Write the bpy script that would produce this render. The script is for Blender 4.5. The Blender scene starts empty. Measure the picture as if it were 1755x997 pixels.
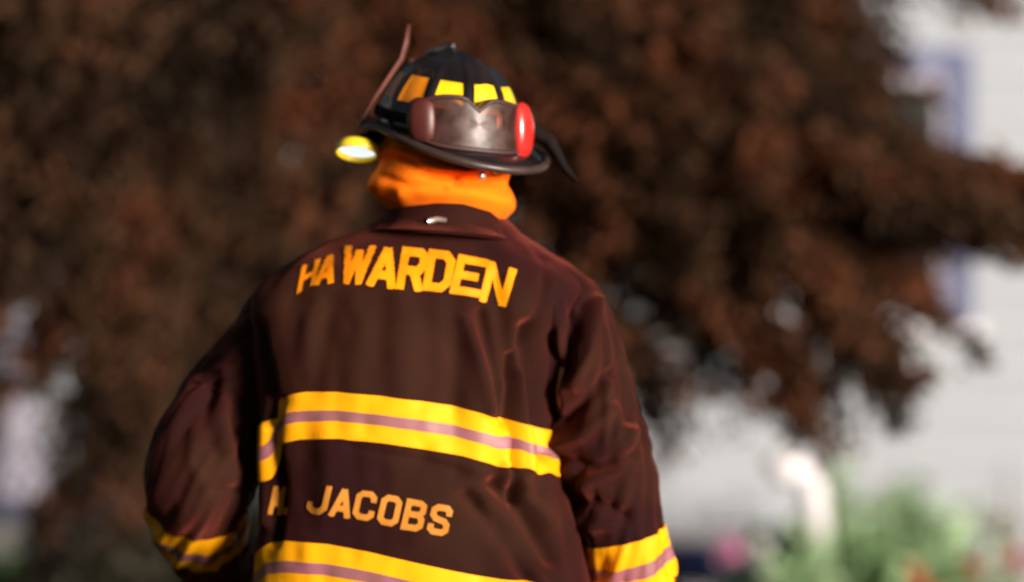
import bpy, bmesh, math, random
import numpy as np
from mathutils import Vector, Matrix, Euler

# ------------------------------------------------------------------ camera, world, sun, exposure
SC = bpy.context.scene
COL = SC.collection
CAM_D, CAM_Z = 6.0, 1.40
cam_data = bpy.data.cameras.new('camera')
cam = bpy.data.objects.new('camera', cam_data)
COL.objects.link(cam)
cam.location = (0, -CAM_D, CAM_Z)
cam.rotation_euler = (math.radians(90), 0, 0)
cam_data.lens = 135.4
cam_data.sensor_width = 36.0
cam_data.clip_end = 500
cam_data.dof.use_dof = True
cam_data.dof.focus_distance = 5.57
cam_data.dof.aperture_fstop = 1.6
cam_data.dof.aperture_blades = 0
SC.camera = cam

SUN_AZ, SUN_EL = math.radians(42), math.radians(5.0)      # from behind the camera, to its right
world = bpy.data.worlds.new('World')
SC.world = world
world.use_nodes = True
wn, wl = world.node_tree.nodes, world.node_tree.links
sky = wn.new('ShaderNodeTexSky')
sky.sky_type = 'NISHITA'
sky.sun_disc = False
sky.sun_elevation = SUN_EL
sky.sun_rotation = math.pi - SUN_AZ
wl.new(sky.outputs['Color'], wn['Background'].inputs['Color'])
wn['Background'].inputs['Strength'].default_value = 0.032

sun_data = bpy.data.lights.new('sun', 'SUN')
sun_data.energy = 5.0
sun_data.angle = math.radians(16)      # broad, soft light of a bank of scene lamps
sun_data.color = (1.0, 0.88, 0.77)
sun = bpy.data.objects.new('sun', sun_data)
COL.objects.link(sun)
sun_dir = Vector((-math.sin(SUN_AZ) * math.cos(SUN_EL), math.cos(SUN_AZ) * math.cos(SUN_EL), -math.sin(SUN_EL)))
sun.rotation_euler = sun_dir.to_track_quat('-Z', 'Y').to_euler()
sun.location = (6, -12, 6)

SC.view_settings.view_transform = 'Standard'
SC.view_settings.look = 'None'
SC.view_settings.gamma = 1.0
SC.view_settings.exposure = 1.0
SC.render.engine = 'CYCLES'
SC.cycles.use_denoising = True
SC.cycles.max_bounces = 6
SC.cycles.caustics_reflective = False
SC.cycles.caustics_refractive = False

RNG = random.Random(7)
NP = np.random.default_rng(11)

# ------------------------------------------------------------------ helpers
def P(px, py, y=0.0):
    """Point of the place seen at photograph pixel (px, py) at depth y (person stands at y = 0)."""
    s = (CAM_D + y) / CAM_D / 1100.0
    return np.array([(px - 877.5) * s, y, CAM_Z - (py - 498.5) * s])

def tag(o, label=None, cat=None, group=None, kind=None):
    if label: o['label'] = label
    if cat: o['category'] = cat
    if group: o['group'] = group
    if kind: o['kind'] = kind
    return o

def empty(name, loc=(0, 0, 0), rot=None):
    o = bpy.data.objects.new(name, None)
    o.empty_display_size = 0.1
    COL.objects.link(o)
    o.location = loc
    if rot: o.rotation_euler = rot
    return o

def obj(name, verts, faces, mat, parent=None, smooth=True, world_space=True):
    me = bpy.data.meshes.new(name)
    me.from_pydata([tuple(map(float, v)) for v in verts], [], faces)
    me.update()
    if smooth:
        me.polygons.foreach_set('use_smooth', [True] * len(me.polygons))
    if mat: me.materials.append(mat)
    o = bpy.data.objects.new(name, me)
    COL.objects.link(o)
    if parent:
        o.parent = parent
        if world_space:
            o.matrix_parent_inverse = world_of(parent).inverted()
    return o

def world_of(o):
    m = o.matrix_basis.copy()
    if o.parent:
        m = world_of(o.parent) @ o.matrix_parent_inverse @ m
    return m

def grid_faces(nu, nv, wrap_u=False, off=0):
    """Vertices indexed v * nu + u."""
    f = []
    for v in range(nv - 1):
        for u in range(nu if wrap_u else nu - 1):
            u2 = (u + 1) % nu
            f.append((off + v * nu + u, off + v * nu + u2, off + (v + 1) * nu + u2, off + (v + 1) * nu + u))
    return f

def grid_obj(name, pts, mat, parent=None, wrap=False, caps=False):
    nv, nu = pts.shape[:2]
    verts = list(pts.reshape(-1, 3))
    f = grid_faces(nu, nv, wrap)
    if caps:
        for row in (0, nv - 1):
            c = len(verts)
            verts.append(pts[row].mean(axis=0))
            for u in range(nu):
                a, b = row * nu + u, row * nu + (u + 1) % nu
                f.append((c, b, a) if row == 0 else (c, a, b))
    return obj(name, verts, f, mat, parent)

def grid_normals(pts, wrap):
    du = (np.roll(pts, -1, 1) - np.roll(pts, 1, 1)) if wrap else np.gradient(pts, axis=1)
    dv = np.gradient(pts, axis=0)
    n = np.cross(du, dv)
    return n / (np.linalg.norm(n, axis=2, keepdims=True) + 1e-9)

class MB:
    """Collects simple solids into one mesh."""
    def __init__(s): s.v, s.f = [], []
    def add(s, v, f):
        o = len(s.v)
        s.v += [tuple(map(float, p)) for p in v]
        s.f += [tuple(i + o for i in q) for q in f]
        return s
    def box(s, x0, x1, y0, y1, z0, z1):
        v = [(x, y, z) for z in (z0, z1) for y in (y0, y1) for x in (x0, x1)]
        return s.add(v, [(0, 2, 3, 1), (4, 5, 7, 6), (0, 1, 5, 4), (2, 6, 7, 3), (0, 4, 6, 2), (1, 3, 7, 5)])
    def tube(s, path, radii, n=8, squash=1.0, cap=True):
        path = [Vector(p) for p in path]
        if not hasattr(radii, '__len__'): radii = [radii] * len(path)
        rings, up = [], None
        for i, p in enumerate(path):
            t = (path[min(i + 1, len(path) - 1)] - path[max(i - 1, 0)]).normalized()
            if up is None:
                up = Vector((0, 0, 1)) if abs(t.z) < 0.9 else Vector((0, 1, 0))
            a = t.cross(up).normalized(); up = a.cross(t).normalized()
            rings.append([p + (a * math.cos(k * 2 * math.pi / n) + up * squash * math.sin(k * 2 * math.pi / n)) * radii[i] for k in range(n)])
        v = [q for r in rings for q in r]
        f = grid_faces(n, len(path), True)
        if cap:
            f.append(tuple(range(n)))
            f.append(tuple(reversed([(len(path) - 1) * n + k for k in range(n)])))
        return s.add(v, f)
    def lathe(s, prof, n=20, mat=Matrix()):
        v = [mat @ Vector((r * math.cos(k * 2 * math.pi / n), r * math.sin(k * 2 * math.pi / n), z)) for r, z in prof for k in range(n)]
        return s.add(v, grid_faces(n, len(prof), True))
    def build(s, name, mat, parent=None, smooth=True):
        return obj(name, s.v, s.f, mat, parent, smooth)

_perm = np.random.default_rng(3).random(4096)
def vnoise(p):
    """Smooth value noise in 0..1 for an (..., 3) array."""
    i = np.floor(p).astype(np.int64); f = p - i
    f = f * f * (3 - 2 * f)
    def h(a, b, c): return _perm[((a * 73856093) ^ (b * 19349663) ^ (c * 83492791)) & 4095]
    r = 0
    for dx in (0, 1):
        for dy in (0, 1):
            for dz in (0, 1):
                w = (f[..., 0] if dx else 1 - f[..., 0]) * (f[..., 1] if dy else 1 - f[..., 1]) * (f[..., 2] if dz else 1 - f[..., 2])
                r = r + w * h(i[..., 0] + dx, i[..., 1] + dy, i[..., 2] + dz)
    return r

def spline(ts, ys):
    """Catmull-Rom style interpolation (finite-difference tangents)."""
    ts = np.asarray(ts, float); ys = np.asarray(ys, float)
    m = np.gradient(ys, ts, axis=0)
    def fn(t):
        t = np.clip(np.asarray(t, float), ts[0], ts[-1])
        i = np.clip(np.searchsorted(ts, t) - 1, 0, len(ts) - 2)
        h = ts[i + 1] - ts[i]; u = (t - ts[i]) / h
        if ys.ndim > 1:
            h = h[..., None]; u = u[..., None]
        return (2*u**3 - 3*u**2 + 1) * ys[i] + (u**3 - 2*u**2 + u) * h * m[i] + (-2*u**3 + 3*u**2) * ys[i+1] + (u**3 - u**2) * h * m[i+1]
    return fn

def polyline_dist(x, z, pts):
    d = np.full(x.shape, 1e6)
    for (ax, az), (bx, bz) in zip(pts[:-1], pts[1:]):
        ex, ez = bx - ax, bz - az
        t = np.clip(((x - ax) * ex + (z - az) * ez) / (ex * ex + ez * ez), 0, 1)
        d = np.minimum(d, np.hypot(x - ax - t * ex, z - az - t * ez))
    return d

# ------------------------------------------------------------------ materials
def mat(name, base, rough=0.6, base2=None, scale=8.0, detail=4.0, contrast=(0.35, 0.65), metal=0.0, spec=0.5,
        sheen=0.0, sheen_tint=(1, 1, 1), bump=0.0, bump_scale=200.0, coat=0.0, trans=0.0, emit=None, emit_s=0.0, subsurf=0.0,
        transl=0.0, base3=None, stretch=(1, 1, 1), spec_tint=(1, 1, 1)):
    m = bpy.data.materials.new(name); m.use_nodes = True
    n, l = m.node_tree.nodes, m.node_tree.links
    b = n['Principled BSDF']
    b.inputs['Base Color'].default_value = (*base, 1)
    b.inputs['Roughness'].default_value = rough
    b.inputs['Metallic'].default_value = metal
    b.inputs['Specular IOR Level'].default_value = spec
    b.inputs['Specular Tint'].default_value = (*spec_tint, 1)
    b.inputs['Sheen Weight'].default_value = sheen
    b.inputs['Sheen Tint'].default_value = (*sheen_tint, 1)
    b.inputs['Sheen Roughness'].default_value = 0.45
    b.inputs['Coat Weight'].default_value = coat
    b.inputs['Transmission Weight'].default_value = trans
    tc = n.new('ShaderNodeTexCoord')
    mp = n.new('ShaderNodeMapping'); mp.inputs['Scale'].default_value = stretch
    l.new(tc.outputs['Object'], mp.inputs['Vector'])
    if base2:
        t = n.new('ShaderNodeTexNoise'); t.inputs['Scale'].default_value = scale; t.inputs['Detail'].default_value = detail
        l.new(mp.outputs['Vector'], t.inputs['Vector'])
        r = n.new('ShaderNodeValToRGB')
        r.color_ramp.elements[0].position = contrast[0]; r.color_ramp.elements[0].color = (*base, 1)
        r.color_ramp.elements[1].position = contrast[1]; r.color_ramp.elements[1].color = (*base2, 1)
        if base3:
            e = r.color_ramp.elements.new((contrast[0] + contrast[1]) / 2); e.color = (*base3, 1)
        l.new(t.outputs['Fac'], r.inputs['Fac'])
        l.new(r.outputs['Color'], b.inputs['Base Color'])
    if bump:
        t2 = n.new('ShaderNodeTexNoise'); t2.inputs['Scale'].default_value = bump_scale; t2.inputs['Detail'].default_value = 5
        l.new(mp.outputs['Vector'], t2.inputs['Vector'])
        bp = n.new('ShaderNodeBump'); bp.inputs['Strength'].default_value = bump; bp.inputs['Distance'].default_value = 0.004
        l.new(t2.outputs['Fac'], bp.inputs['Height']); l.new(bp.outputs['Normal'], b.inputs['Normal'])
    if emit:
        b.inputs['Emission Color'].default_value = (*emit, 1); b.inputs['Emission Strength'].default_value = emit_s
    if transl:
        tr = n.new('ShaderNodeBsdfTranslucent'); mx = n.new('ShaderNodeMixShader'); mx.inputs[0].default_value = transl
        if base2: l.new(r.outputs['Color'], tr.inputs['Color'])
        else: tr.inputs['Color'].default_value = (*base, 1)
        l.new(b.outputs[0], mx.inputs[1]); l.new(tr.outputs[0], mx.inputs[2])
        l.new(mx.outputs[0], n['Material Output'].inputs['Surface'])
    return m

M = {}
M['coat'] = mat('turnout_cloth', (0.0095, 0.0022, 0.0048), 0.70, base2=(0.026, 0.0105, 0.0062), base3=(0.0155, 0.0042, 0.0038), scale=4.5, detail=3, contrast=(0.32, 0.68), spec=0.12, spec_tint=(1, .62, .5),  # purple of the shadows and olive of the highlights put into the base
                sheen=0.24, sheen_tint=(1.0, 0.22, 0.15), bump=0.5, bump_scale=700)  # red sheen stands in for red light along edges and folds
M['lime'] = mat('yellow_trim', (0.86, 0.335, 0.003), 0.6, base2=(0.92, 0.40, 0.004), scale=9, contrast=(0.3, 0.7), spec=0.12, bump=0.15, bump_scale=300)
M['silver'] = mat('red_lit_silver_trim', (0.22, 0.085, 0.085), 0.55, base2=(0.29, 0.10, 0.13), scale=12, spec=0.5, bump=0.1, bump_scale=500)  # red and purple light on the grey silver mixed into a mauve base
M['letter'] = mat('orange_lettering', (0.80, 0.22, 0.003), 0.6, base2=(0.90, 0.33, 0.004), scale=14, contrast=(0.35, 0.65), spec=0.12, bump=0.2, bump_scale=300)
M['letter_worn'] = mat('worn_lettering', (0.42, 0.15, 0.012), 0.65, base2=(0.55, 0.22, 0.03), scale=16, spec=0.25, bump=0.2, bump_scale=300)
M['hood'] = mat('orange_hood', (0.96, 0.165, 0.002), 0.85, base2=(0.98, 0.195, 0.003), scale=7, spec=0.15, sheen=0.1, sheen_tint=(1, .5, .1), bump=0.3, bump_scale=350)
M['shell'] = mat('black_helmet_shell', (0.008, 0.006, 0.006), 0.24, base2=(0.014, 0.010, 0.010), scale=18, coat=0.5, bump=0.08, bump_scale=60)
M['brim'] = mat('dark_brim', (0.030, 0.018, 0.016), 0.42, base2=(0.05, 0.03, 0.026), scale=22, bump=0.1, bump_scale=80)
M['patch'] = mat('yellow_reflective_patch', (0.86, 0.50, 0.006), 0.35, base2=(0.92, 0.58, 0.008), scale=30, coat=0.3, bump=0.1, bump_scale=600)
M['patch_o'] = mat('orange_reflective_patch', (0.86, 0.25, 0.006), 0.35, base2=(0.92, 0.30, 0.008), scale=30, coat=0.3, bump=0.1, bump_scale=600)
M['leather'] = mat('red_brown_leather', (0.07, 0.016, 0.010), 0.6, base2=(0.11, 0.028, 0.016), scale=20, bump=0.2, bump_scale=120)
M['gframe'] = mat('goggle_rubber', (0.034, 0.011, 0.010), 0.5, base2=(0.05, 0.015, 0.013), scale=20)
M['gvent'] = mat('red_goggle_vent', (0.42, 0.012, 0.012), 0.3, base2=(0.52, 0.03, 0.02), scale=20, coat=0.5)
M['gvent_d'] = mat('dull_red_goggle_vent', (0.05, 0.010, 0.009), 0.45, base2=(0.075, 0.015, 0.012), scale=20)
M['strap'] = mat('black_strap', (0.007, 0.005, 0.005), 0.9, base2=(0.012, 0.008, 0.008), scale=60, spec=0.1, bump=0.3, bump_scale=300)
M['torch_y'] = mat('yellow_plastic', (0.85, 0.62, 0.02), 0.35, base2=(0.9, 0.68, 0.03), scale=20)
M['torch_b'] = mat('black_plastic', (0.010, 0.010, 0.012), 0.4, base2=(0.02, 0.02, 0.022), scale=20)
M['torch_l'] = mat('lit_torch_lens', (0.8, 0.85, 0.9), 0.2, emit=(0.72, 0.86, 1.0), emit_s=0.55)
M['metal'] = mat('bright_snap_metal', (0.75, 0.62, 0.55), 0.25, base2=(0.65, 0.55, 0.5), scale=50, metal=0.7)
M['skin'] = mat('skin', (0.50, 0.27, 0.19), 0.55, base2=(0.56, 0.31, 0.22), scale=20, bump=0.1, bump_scale=300)
M['glove'] = mat('black_glove', (0.016, 0.010, 0.010), 0.7, base2=(0.03, 0.018, 0.016), scale=30, bump=0.3, bump_scale=200)
M['glove_r'] = mat('red_glove_cuff', (0.40, 0.05, 0.02), 0.7, base2=(0.5, 0.08, 0.03), scale=30, bump=0.3, bump_scale=200)
M['boot'] = mat('rubber_boot', (0.012, 0.011, 0.010), 0.45, base2=(0.02, 0.018, 0.016), scale=20)

def lens_mat():
    m = bpy.data.materials.new('smoked_goggle_lens'); m.use_nodes = True
    n, l = m.node_tree.nodes, m.node_tree.links
    b = n['Principled BSDF']
    b.inputs['Base Color'].default_value = (0.060, 0.020, 0.016, 1); b.inputs['Roughness'].default_value = 0.45
    b.inputs['Coat Weight'].default_value = 0.3; b.inputs['Coat Roughness'].default_value = 0.25
    t = n.new('ShaderNodeTexNoise'); t.inputs['Scale'].default_value = 35
    tc = n.new('ShaderNodeTexCoord'); l.new(tc.outputs['Object'], t.inputs['Vector'])
    tr = n.new('ShaderNodeBsdfTransparent'); tr.inputs['Color'].default_value = (0.50, 0.26, 0.22, 1)
    mx = n.new('ShaderNodeMixShader'); mx.inputs[0].default_value = 0.45
    mm = n.new('ShaderNodeMath'); mm.operation = 'MULTIPLY_ADD'; mm.inputs[1].default_value = 1.1; mm.inputs[2].default_value = -.05
    l.new(t.outputs['Fac'], mm.inputs[0]); l.new(mm.outputs[0], mx.inputs[0])
    l.new(tr.outputs[0], mx.inputs[1]); l.new(b.outputs[0], mx.inputs[2])
    l.new(mx.outputs[0], n['Material Output'].inputs['Surface'])
    return m
M['lens'] = lens_mat()

M['siding'] = mat('pale_grey_siding', (0.258, 0.286, 0.322), 0.6, base2=(0.302, 0.332, 0.372), scale=2.5, detail=6, bump=0.2, bump_scale=60, stretch=(0.3, 1, 4))
M['white'] = mat('white_paint', (0.62, 0.61, 0.66), 0.5, base2=(0.72, 0.71, 0.74), scale=6, bump=0.1, bump_scale=60)
M['lavender'] = mat('dimmed_white_paint', (0.30, 0.29, 0.37), 0.5, base2=(0.36, 0.35, 0.43), scale=6, bump=0.1, bump_scale=60)  # white dimmed to carry the entry post's shade; also used on the sash
M['blue'] = mat('blue_trim_paint', (0.055, 0.068, 0.15), 0.5, base2=(0.078, 0.095, 0.19), scale=6, bump=0.1, bump_scale=80)
M['navy'] = mat('navy_paint', (0.05, 0.07, 0.34), 0.5, base2=(0.07, 0.09, 0.42), scale=6, bump=0.1, bump_scale=80)
M['concrete'] = mat('concrete', (0.20, 0.20, 0.20), 0.9, base2=(0.30, 0.30, 0.29), scale=5, bump=0.5, bump_scale=40)
M['roof'] = mat('shingle', (0.05, 0.045, 0.045), 0.9, base2=(0.09, 0.08, 0.08), scale=12, bump=0.6, bump_scale=60)
M['glass'] = mat('window_glass', (0.10, 0.12, 0.14), 0.05, spec=0.8, trans=0.8)
M['curtain'] = mat('pale_curtain', (0.32, 0.33, 0.33), 0.9, base2=(0.42, 0.42, 0.41), scale=10)
M['soil'] = mat('lawn_ground', (0.030, 0.045, 0.014), 0.95, base2=(0.05, 0.075, 0.02), scale=3, detail=8, bump=0.8, bump_scale=40, base3=(0.04, 0.035, 0.02))
M['bark'] = mat('bark', (0.035, 0.022, 0.016), 0.95, base2=(0.08, 0.05, 0.035), scale=14, bump=0.8, bump_scale=50, stretch=(1, 1, 0.25))
M['leaf'] = mat('brown_red_foliage', (0.030, 0.019, 0.012), 0.8, base2=(0.165, 0.056, 0.027), base3=(0.088, 0.046, 0.025), scale=3.4, detail=6, contrast=(0.36, 0.66), spec=0.12, transl=0.5)
M['dleaf'] = mat('dark_shrub_foliage', (0.016, 0.014, 0.010), 0.7, base2=(0.035, 0.032, 0.018), scale=5, spec=0.25, transl=0.2)
M['gleaf'] = mat('fresh_green_leaf', (0.16, 0.34, 0.10), 0.5, base2=(0.28, 0.46, 0.18), base3=(0.21, 0.40, 0.16), scale=6, spec=0.4, transl=0.3)
M['mleaf'] = mat('mint_green_leaf', (0.24, 0.42, 0.19), 0.5, base2=(0.44, 0.58, 0.36), scale=7, spec=0.4, transl=0.3)
M['wleaf'] = mat('pale_variegated_leaf', (0.40, 0.48, 0.36), 0.5, base2=(0.55, 0.58, 0.52), scale=8, spec=0.4, transl=0.3)
M['stem'] = mat('green_stem', (0.06, 0.11, 0.03), 0.7, base2=(0.09, 0.14, 0.05), scale=20)
M['dry'] = mat('dry_brown_stem', (0.10, 0.075, 0.055), 0.85, base2=(0.16, 0.12, 0.09), scale=20)
M['pink'] = mat('pink_petal', (0.72, 0.28, 0.52), 0.6, base2=(0.82, 0.42, 0.64), scale=30, transl=0.2)
M['red'] = mat('red_petal', (0.42, 0.02, 0.012), 0.6, base2=(0.55, 0.035, 0.02), scale=30, transl=0.2)
M['orange'] = mat('orange_petal', (0.50, 0.10, 0.03), 0.6, base2=(0.6, 0.15, 0.05), scale=30, transl=0.2)
M['wpetal'] = mat('white_petal', (0.70, 0.72, 0.70), 0.6, base2=(0.8, 0.8, 0.8), scale=30, transl=0.2)

# ------------------------------------------------------------------ ground
g = obj('ground', [(-60, -60, 0), (60, -60, 0), (60, 90, 0), (-60, 90, 0)], [(0, 1, 2, 3)], M['soil'], smooth=False)
tag(g, kind='structure')

# ------------------------------------------------------------------ house
HY = 8.0                                               # front wall
house = empty('house', (0, HY, 0))
tag(house, 'pale grey clapboard house with blue window trim behind the tree', 'house')
HX0, HX1, HZ0, HZ1 = -6.5, 6.5, 0.47, 3.3
MB().box(HX0, HX1, HY + .03, HY + 7, 0.0, HZ1).build('wall', M['siding'], house, False)
MB().box(HX0 - .03, HX1 + .03, HY - .03, HY + .028, 0.0, HZ0 - .06).build('foundation', M['concrete'], house, False)
MB().box(HX0 - .03, HX1 + .03, HY - .055, HY + .026, HZ0 - .058, HZ0).build('skirting_board', M['blue'], house, False)
bz, eh = HZ0 + .003, 0.155
first = None
while bz < HZ1 - .02:
    if first is None:
        v = [(HX0, HY - .030, 0), (HX1, HY - .030, 0), (HX1, HY - .006, eh + .02), (HX0, HY - .006, eh + .02),
             (HX0, HY - .006, 0), (HX1, HY - .006, 0), (HX1, HY + .004, eh + .02), (HX0, HY + .004, eh + .02)]
        f = [(0, 1, 2, 3), (5, 4, 7, 6), (0, 4, 5, 1), (3, 2, 6, 7), (0, 3, 7, 4), (1, 5, 6, 2)]
        first = obj('siding_board', [(a, b - HY, c) for a, b, c in v], f, M['siding'], house, False, False)
        o = first
    else:
        o = first.copy(); COL.objects.link(o); o.parent = house
    o.location = (0, 0, bz)
    bz += eh
# roof: eave and slope
rf = MB()
rf.add([(HX0 - .4, HY - .45, HZ1 - .02), (HX1 + .4, HY - .45, HZ1 - .02), (HX1 + .4, HY + 3.5, HZ1 + 1.9), (HX0 - .4, HY + 3.5, HZ1 + 1.9),
        (HX0 - .4, HY - .45, HZ1 + .14), (HX1 + .4, HY - .45, HZ1 + .14), (HX1 + .4, HY + 3.5, HZ1 + 2.06), (HX0 - .4, HY + 3.5, HZ1 + 2.06),
        (HX0 - .4, HY + 7.4, HZ1 - .02), (HX1 + .4, HY + 7.4, HZ1 - .02), (HX0 - .4, HY + 7.4, HZ1 + .14), (HX1 + .4, HY + 7.4, HZ1 + .14)],
       [(0, 3, 2, 1), (4, 5, 6, 7), (0, 1, 5, 4), (0, 4, 7, 3), (1, 2, 6, 5), (3, 8, 9, 2), (7, 6, 11, 10), (8, 10, 11, 9), (3, 7, 10, 8), (2, 9, 11, 6)])
rf.build('roof', M['roof'], house, False)
MB().box(HX0, HX1, HY - .05, HY - .034, HZ1 - .22, HZ1 - .025).build('frieze_board', M['white'], house, False)

def window(x0, x1, z0, z1, pane_curtain=True):
    w = MB()
    y0, t = HY - .07, .085
    w.box(x0 - t, x0, y0, HY + .02, z0 - .06, z1 + .085)
    w.box(x1, x1 + t, y0 - .001, HY + .02, z0 - .06, z1 + .085)
    w.box(x0 + .001, x1 - .001, y0 + .002, HY + .02, z1, z1 + .084)
    fr = w.build('window', M['blue'], house, False)
    MB().box(x0 - t - .04, x1 + t + .04, y0 - .05, HY + .015, z0 - .10, z0 - .062).build('sill', M['white'], fr, False)
    s = MB(); zm = (z0 + z1) / 2
    s.box(x0, x0 + .035, y0 + .012, HY - .02, z0 - .058, z1); s.box(x1 - .035, x1, y0 + .012, HY - .02, z0 - .058, z1)
    for za, zb in ((z0 - .058, z0 - .02), (zm - .02, zm + .02), (z1 - .04, z1)):
        s.box(x0 + .036, x1 - .036, y0 + .014, HY - .021, za, zb)
    s.build('sash', M['lavender'], fr, False)
    # curtain with folds, then the two panes in front of it
    n = 60
    cu = np.zeros((2, n, 3)); xs = np.linspace(x0 + .037, x1 - .037, n)
    for r, z in enumerate((z0 - .018, z1 - .042)):
        cu[r, :, 0] = xs; cu[r, :, 2] = z
        cu[r, :, 1] = HY - .043 + .003 * np.sin(xs * 70 + r)
    grid_obj('curtain', cu, M['curtain'], fr)
    for za, zb in ((z0 - .019, zm - .021), (zm + .021, z1 - .041)):
        MB().box(x0 + .0365, x1 - .0365, y0 + .017, y0 + .020, za, zb).build('pane', M['glass'], fr, False)
a, b = P(1468, 530, HY), P(1622, 125, HY)
window(a[0], b[0], a[2], b[2])
window(-2.95, -2.35, 1.05, 2.2)
# white corner post of the entry at the far side of the tree, its shade mixed into the colour
a, b = P(8, 880, HY - .1), P(68, 880, HY - .1)
MB().box(a[0], b[0], HY - .12, HY - .036, HZ0 + .19, HZ1 - .24).build('entry_post', M['lavender'], house, False)
MB().box(a[0] - .02, b[0] + .05, HY - .14, HY - .0365, HZ0 + .188, HZ0 + .29).build('post_base', M['lavender'], house, False)

# raised concrete entry step with a blue painted edge
sx = P(150, 880, HY - .5)[0]
MB().box(-3.2, sx, HY - .62, HY - .034, 0.002, .60).build('entry_step', M['concrete'], house, False)
MB().box(-3.22, sx + .02, HY - .64, HY - .0345, .602, .655).build('step_edge', M['blue'], house, False)

# ------------------------------------------------------------------ leafy growth
def leaf_mesh(name, centres, sizes, mat_, parent=None, droop=0.3, aspect=0.45, kink=0.15, dirs=None, seed=1, kind='stuff', up=0.0):
    """One mesh of pointed, folded leaves."""
    r = np.random.default_rng(seed)
    n = len(centres); c = np.asarray(centres, float)
    d = r.normal(size=(n, 3)); d[:, 2] = d[:, 2] * 0.6 - droop + up
    if dirs is not None: d = d * 0.7 + np.asarray(dirs)
    d /= np.linalg.norm(d, axis=1, keepdims=True)
    q = r.normal(size=(n, 3)); s = np.cross(d, q); s /= np.linalg.norm(s, axis=1, keepdims=True)
    nn = np.cross(d, s)
    L = np.asarray(sizes, float)[:, None]
    W = L * aspect * 0.5
    base = c - d * L * 0.5
    v = np.empty((n, 6, 3))
    v[:, 0] = base
    v[:, 1] = base + d * L * 0.45 + s * W + nn * L * kink
    v[:, 2] = base + d * L * 0.45 - nn * L * 0.02
    v[:, 3] = base + d * L * 0.45 - s * W + nn * L * kink
    v[:, 4] = base + d * L * 1.0 - nn * L * kink
    v[:, 5] = base + d * L * 0.8
    me = bpy.data.meshes.new(name)
    idx = np.arange(n)[:, None] * 6
    faces = np.concatenate([idx + np.array([[0, 2, 1]]), idx + np.array([[0, 3, 2]]), idx + np.array([[1, 2, 4]]), idx + np.array([[2, 3, 4]])]).reshape(-1, 3)
    # drop unused vertex 5 by re-indexing
    v = np.delete(v, 5, axis=1)
    faces = faces - faces // 6
    me.vertices.add(n * 5); me.vertices.foreach_set('co', v.reshape(-1))
    nf = len(faces)
    me.loops.add(nf * 3); me.loops.foreach_set('vertex_index', faces.reshape(-1).astype(np.int32))
    me.polygons.add(nf); me.polygons.foreach_set('loop_start', np.arange(0, nf * 3, 3, dtype=np.int32))
    me.update(calc_edges=True); me.validate()
    me.materials.append(mat_)
    o = bpy.data.objects.new(name, me); COL.objects.link(o)
    if parent:
        o.parent = parent; o.matrix_parent_inverse = world_of(parent).inverted()
    if kind: o['kind'] = kind
    return o

def bez(p0, p1, p2, n):
    t = np.linspace(0, 1, n)[:, None]
    return (1 - t) ** 2 * np.array(p0) + 2 * t * (1 - t) * np.array(p1) + t * t * np.array(p2)

# ---- the big tree
TX, TY = -0.35, 4.9
tree = empty('tree', (TX, TY, 0))
tag(tree, 'large spreading tree with brown red leaves and drooping boughs', 'tree')
tm = MB()
tp = [(TX, TY, -.05), (TX - .03, TY, .4), (TX + .02, TY + .03, 1.2), (TX, TY, 2.2), (TX + .05, TY, 3.4), (TX, TY, 5.2)]
tm.tube(tp, [.21, .165, .15, .13, .09, .02], 12)
tm.build('trunk', M['bark'], tree)
cl, csz, cdir = [], [], []
def bough(p0, p1, p2, dens, spread, leafsz=0.044, r0=0.03, start=0.15):
    path = bez(p0, p1, p2, 12)
    MB().tube([tuple(p) for p in path], list(np.linspace(r0, .006, 12)), 6).build('bough', M['bark'], tree)
    L = np.linalg.norm(np.diff(path, axis=0), axis=1).sum()
    ncl = int(L * dens)
    for k in range(ncl):
        t = start + (1 - start) * NP.random() ** 0.8
        fi = t * 11; i = min(int(fi), 10)
        c = path[i] + (path[i + 1] - path[i]) * (fi - i)
        tang = (path[i + 1] - path[i]); tang /= np.linalg.norm(tang)
        sp = spread * (1.1 - 0.92 * t)
        off = NP.normal(size=3) * np.array([sp * 1.15, sp * 1.2, sp * 0.55])
        off[2] -= abs(NP.normal()) * sp * .15
        cc = c + off
        m = 24
        tw = tang * 0.6 + off / (np.linalg.norm(off) + .05) * 0.6 + np.array([.12 if cc[0] > TX else -.12, 0, -.22])
        s = NP.normal(size=(m, 3)) * np.array([.026, .026, .016]) + tw[None] * (NP.random(m)[:, None] - .3) * 0.24
        cl.extend(cc + s); csz.extend(leafsz * (0.6 + 0.8 * NP.random(m))); cdir.extend(np.tile(tw, (m, 1)))

def T(px, py, y): return tuple(P(px, py, y))
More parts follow.
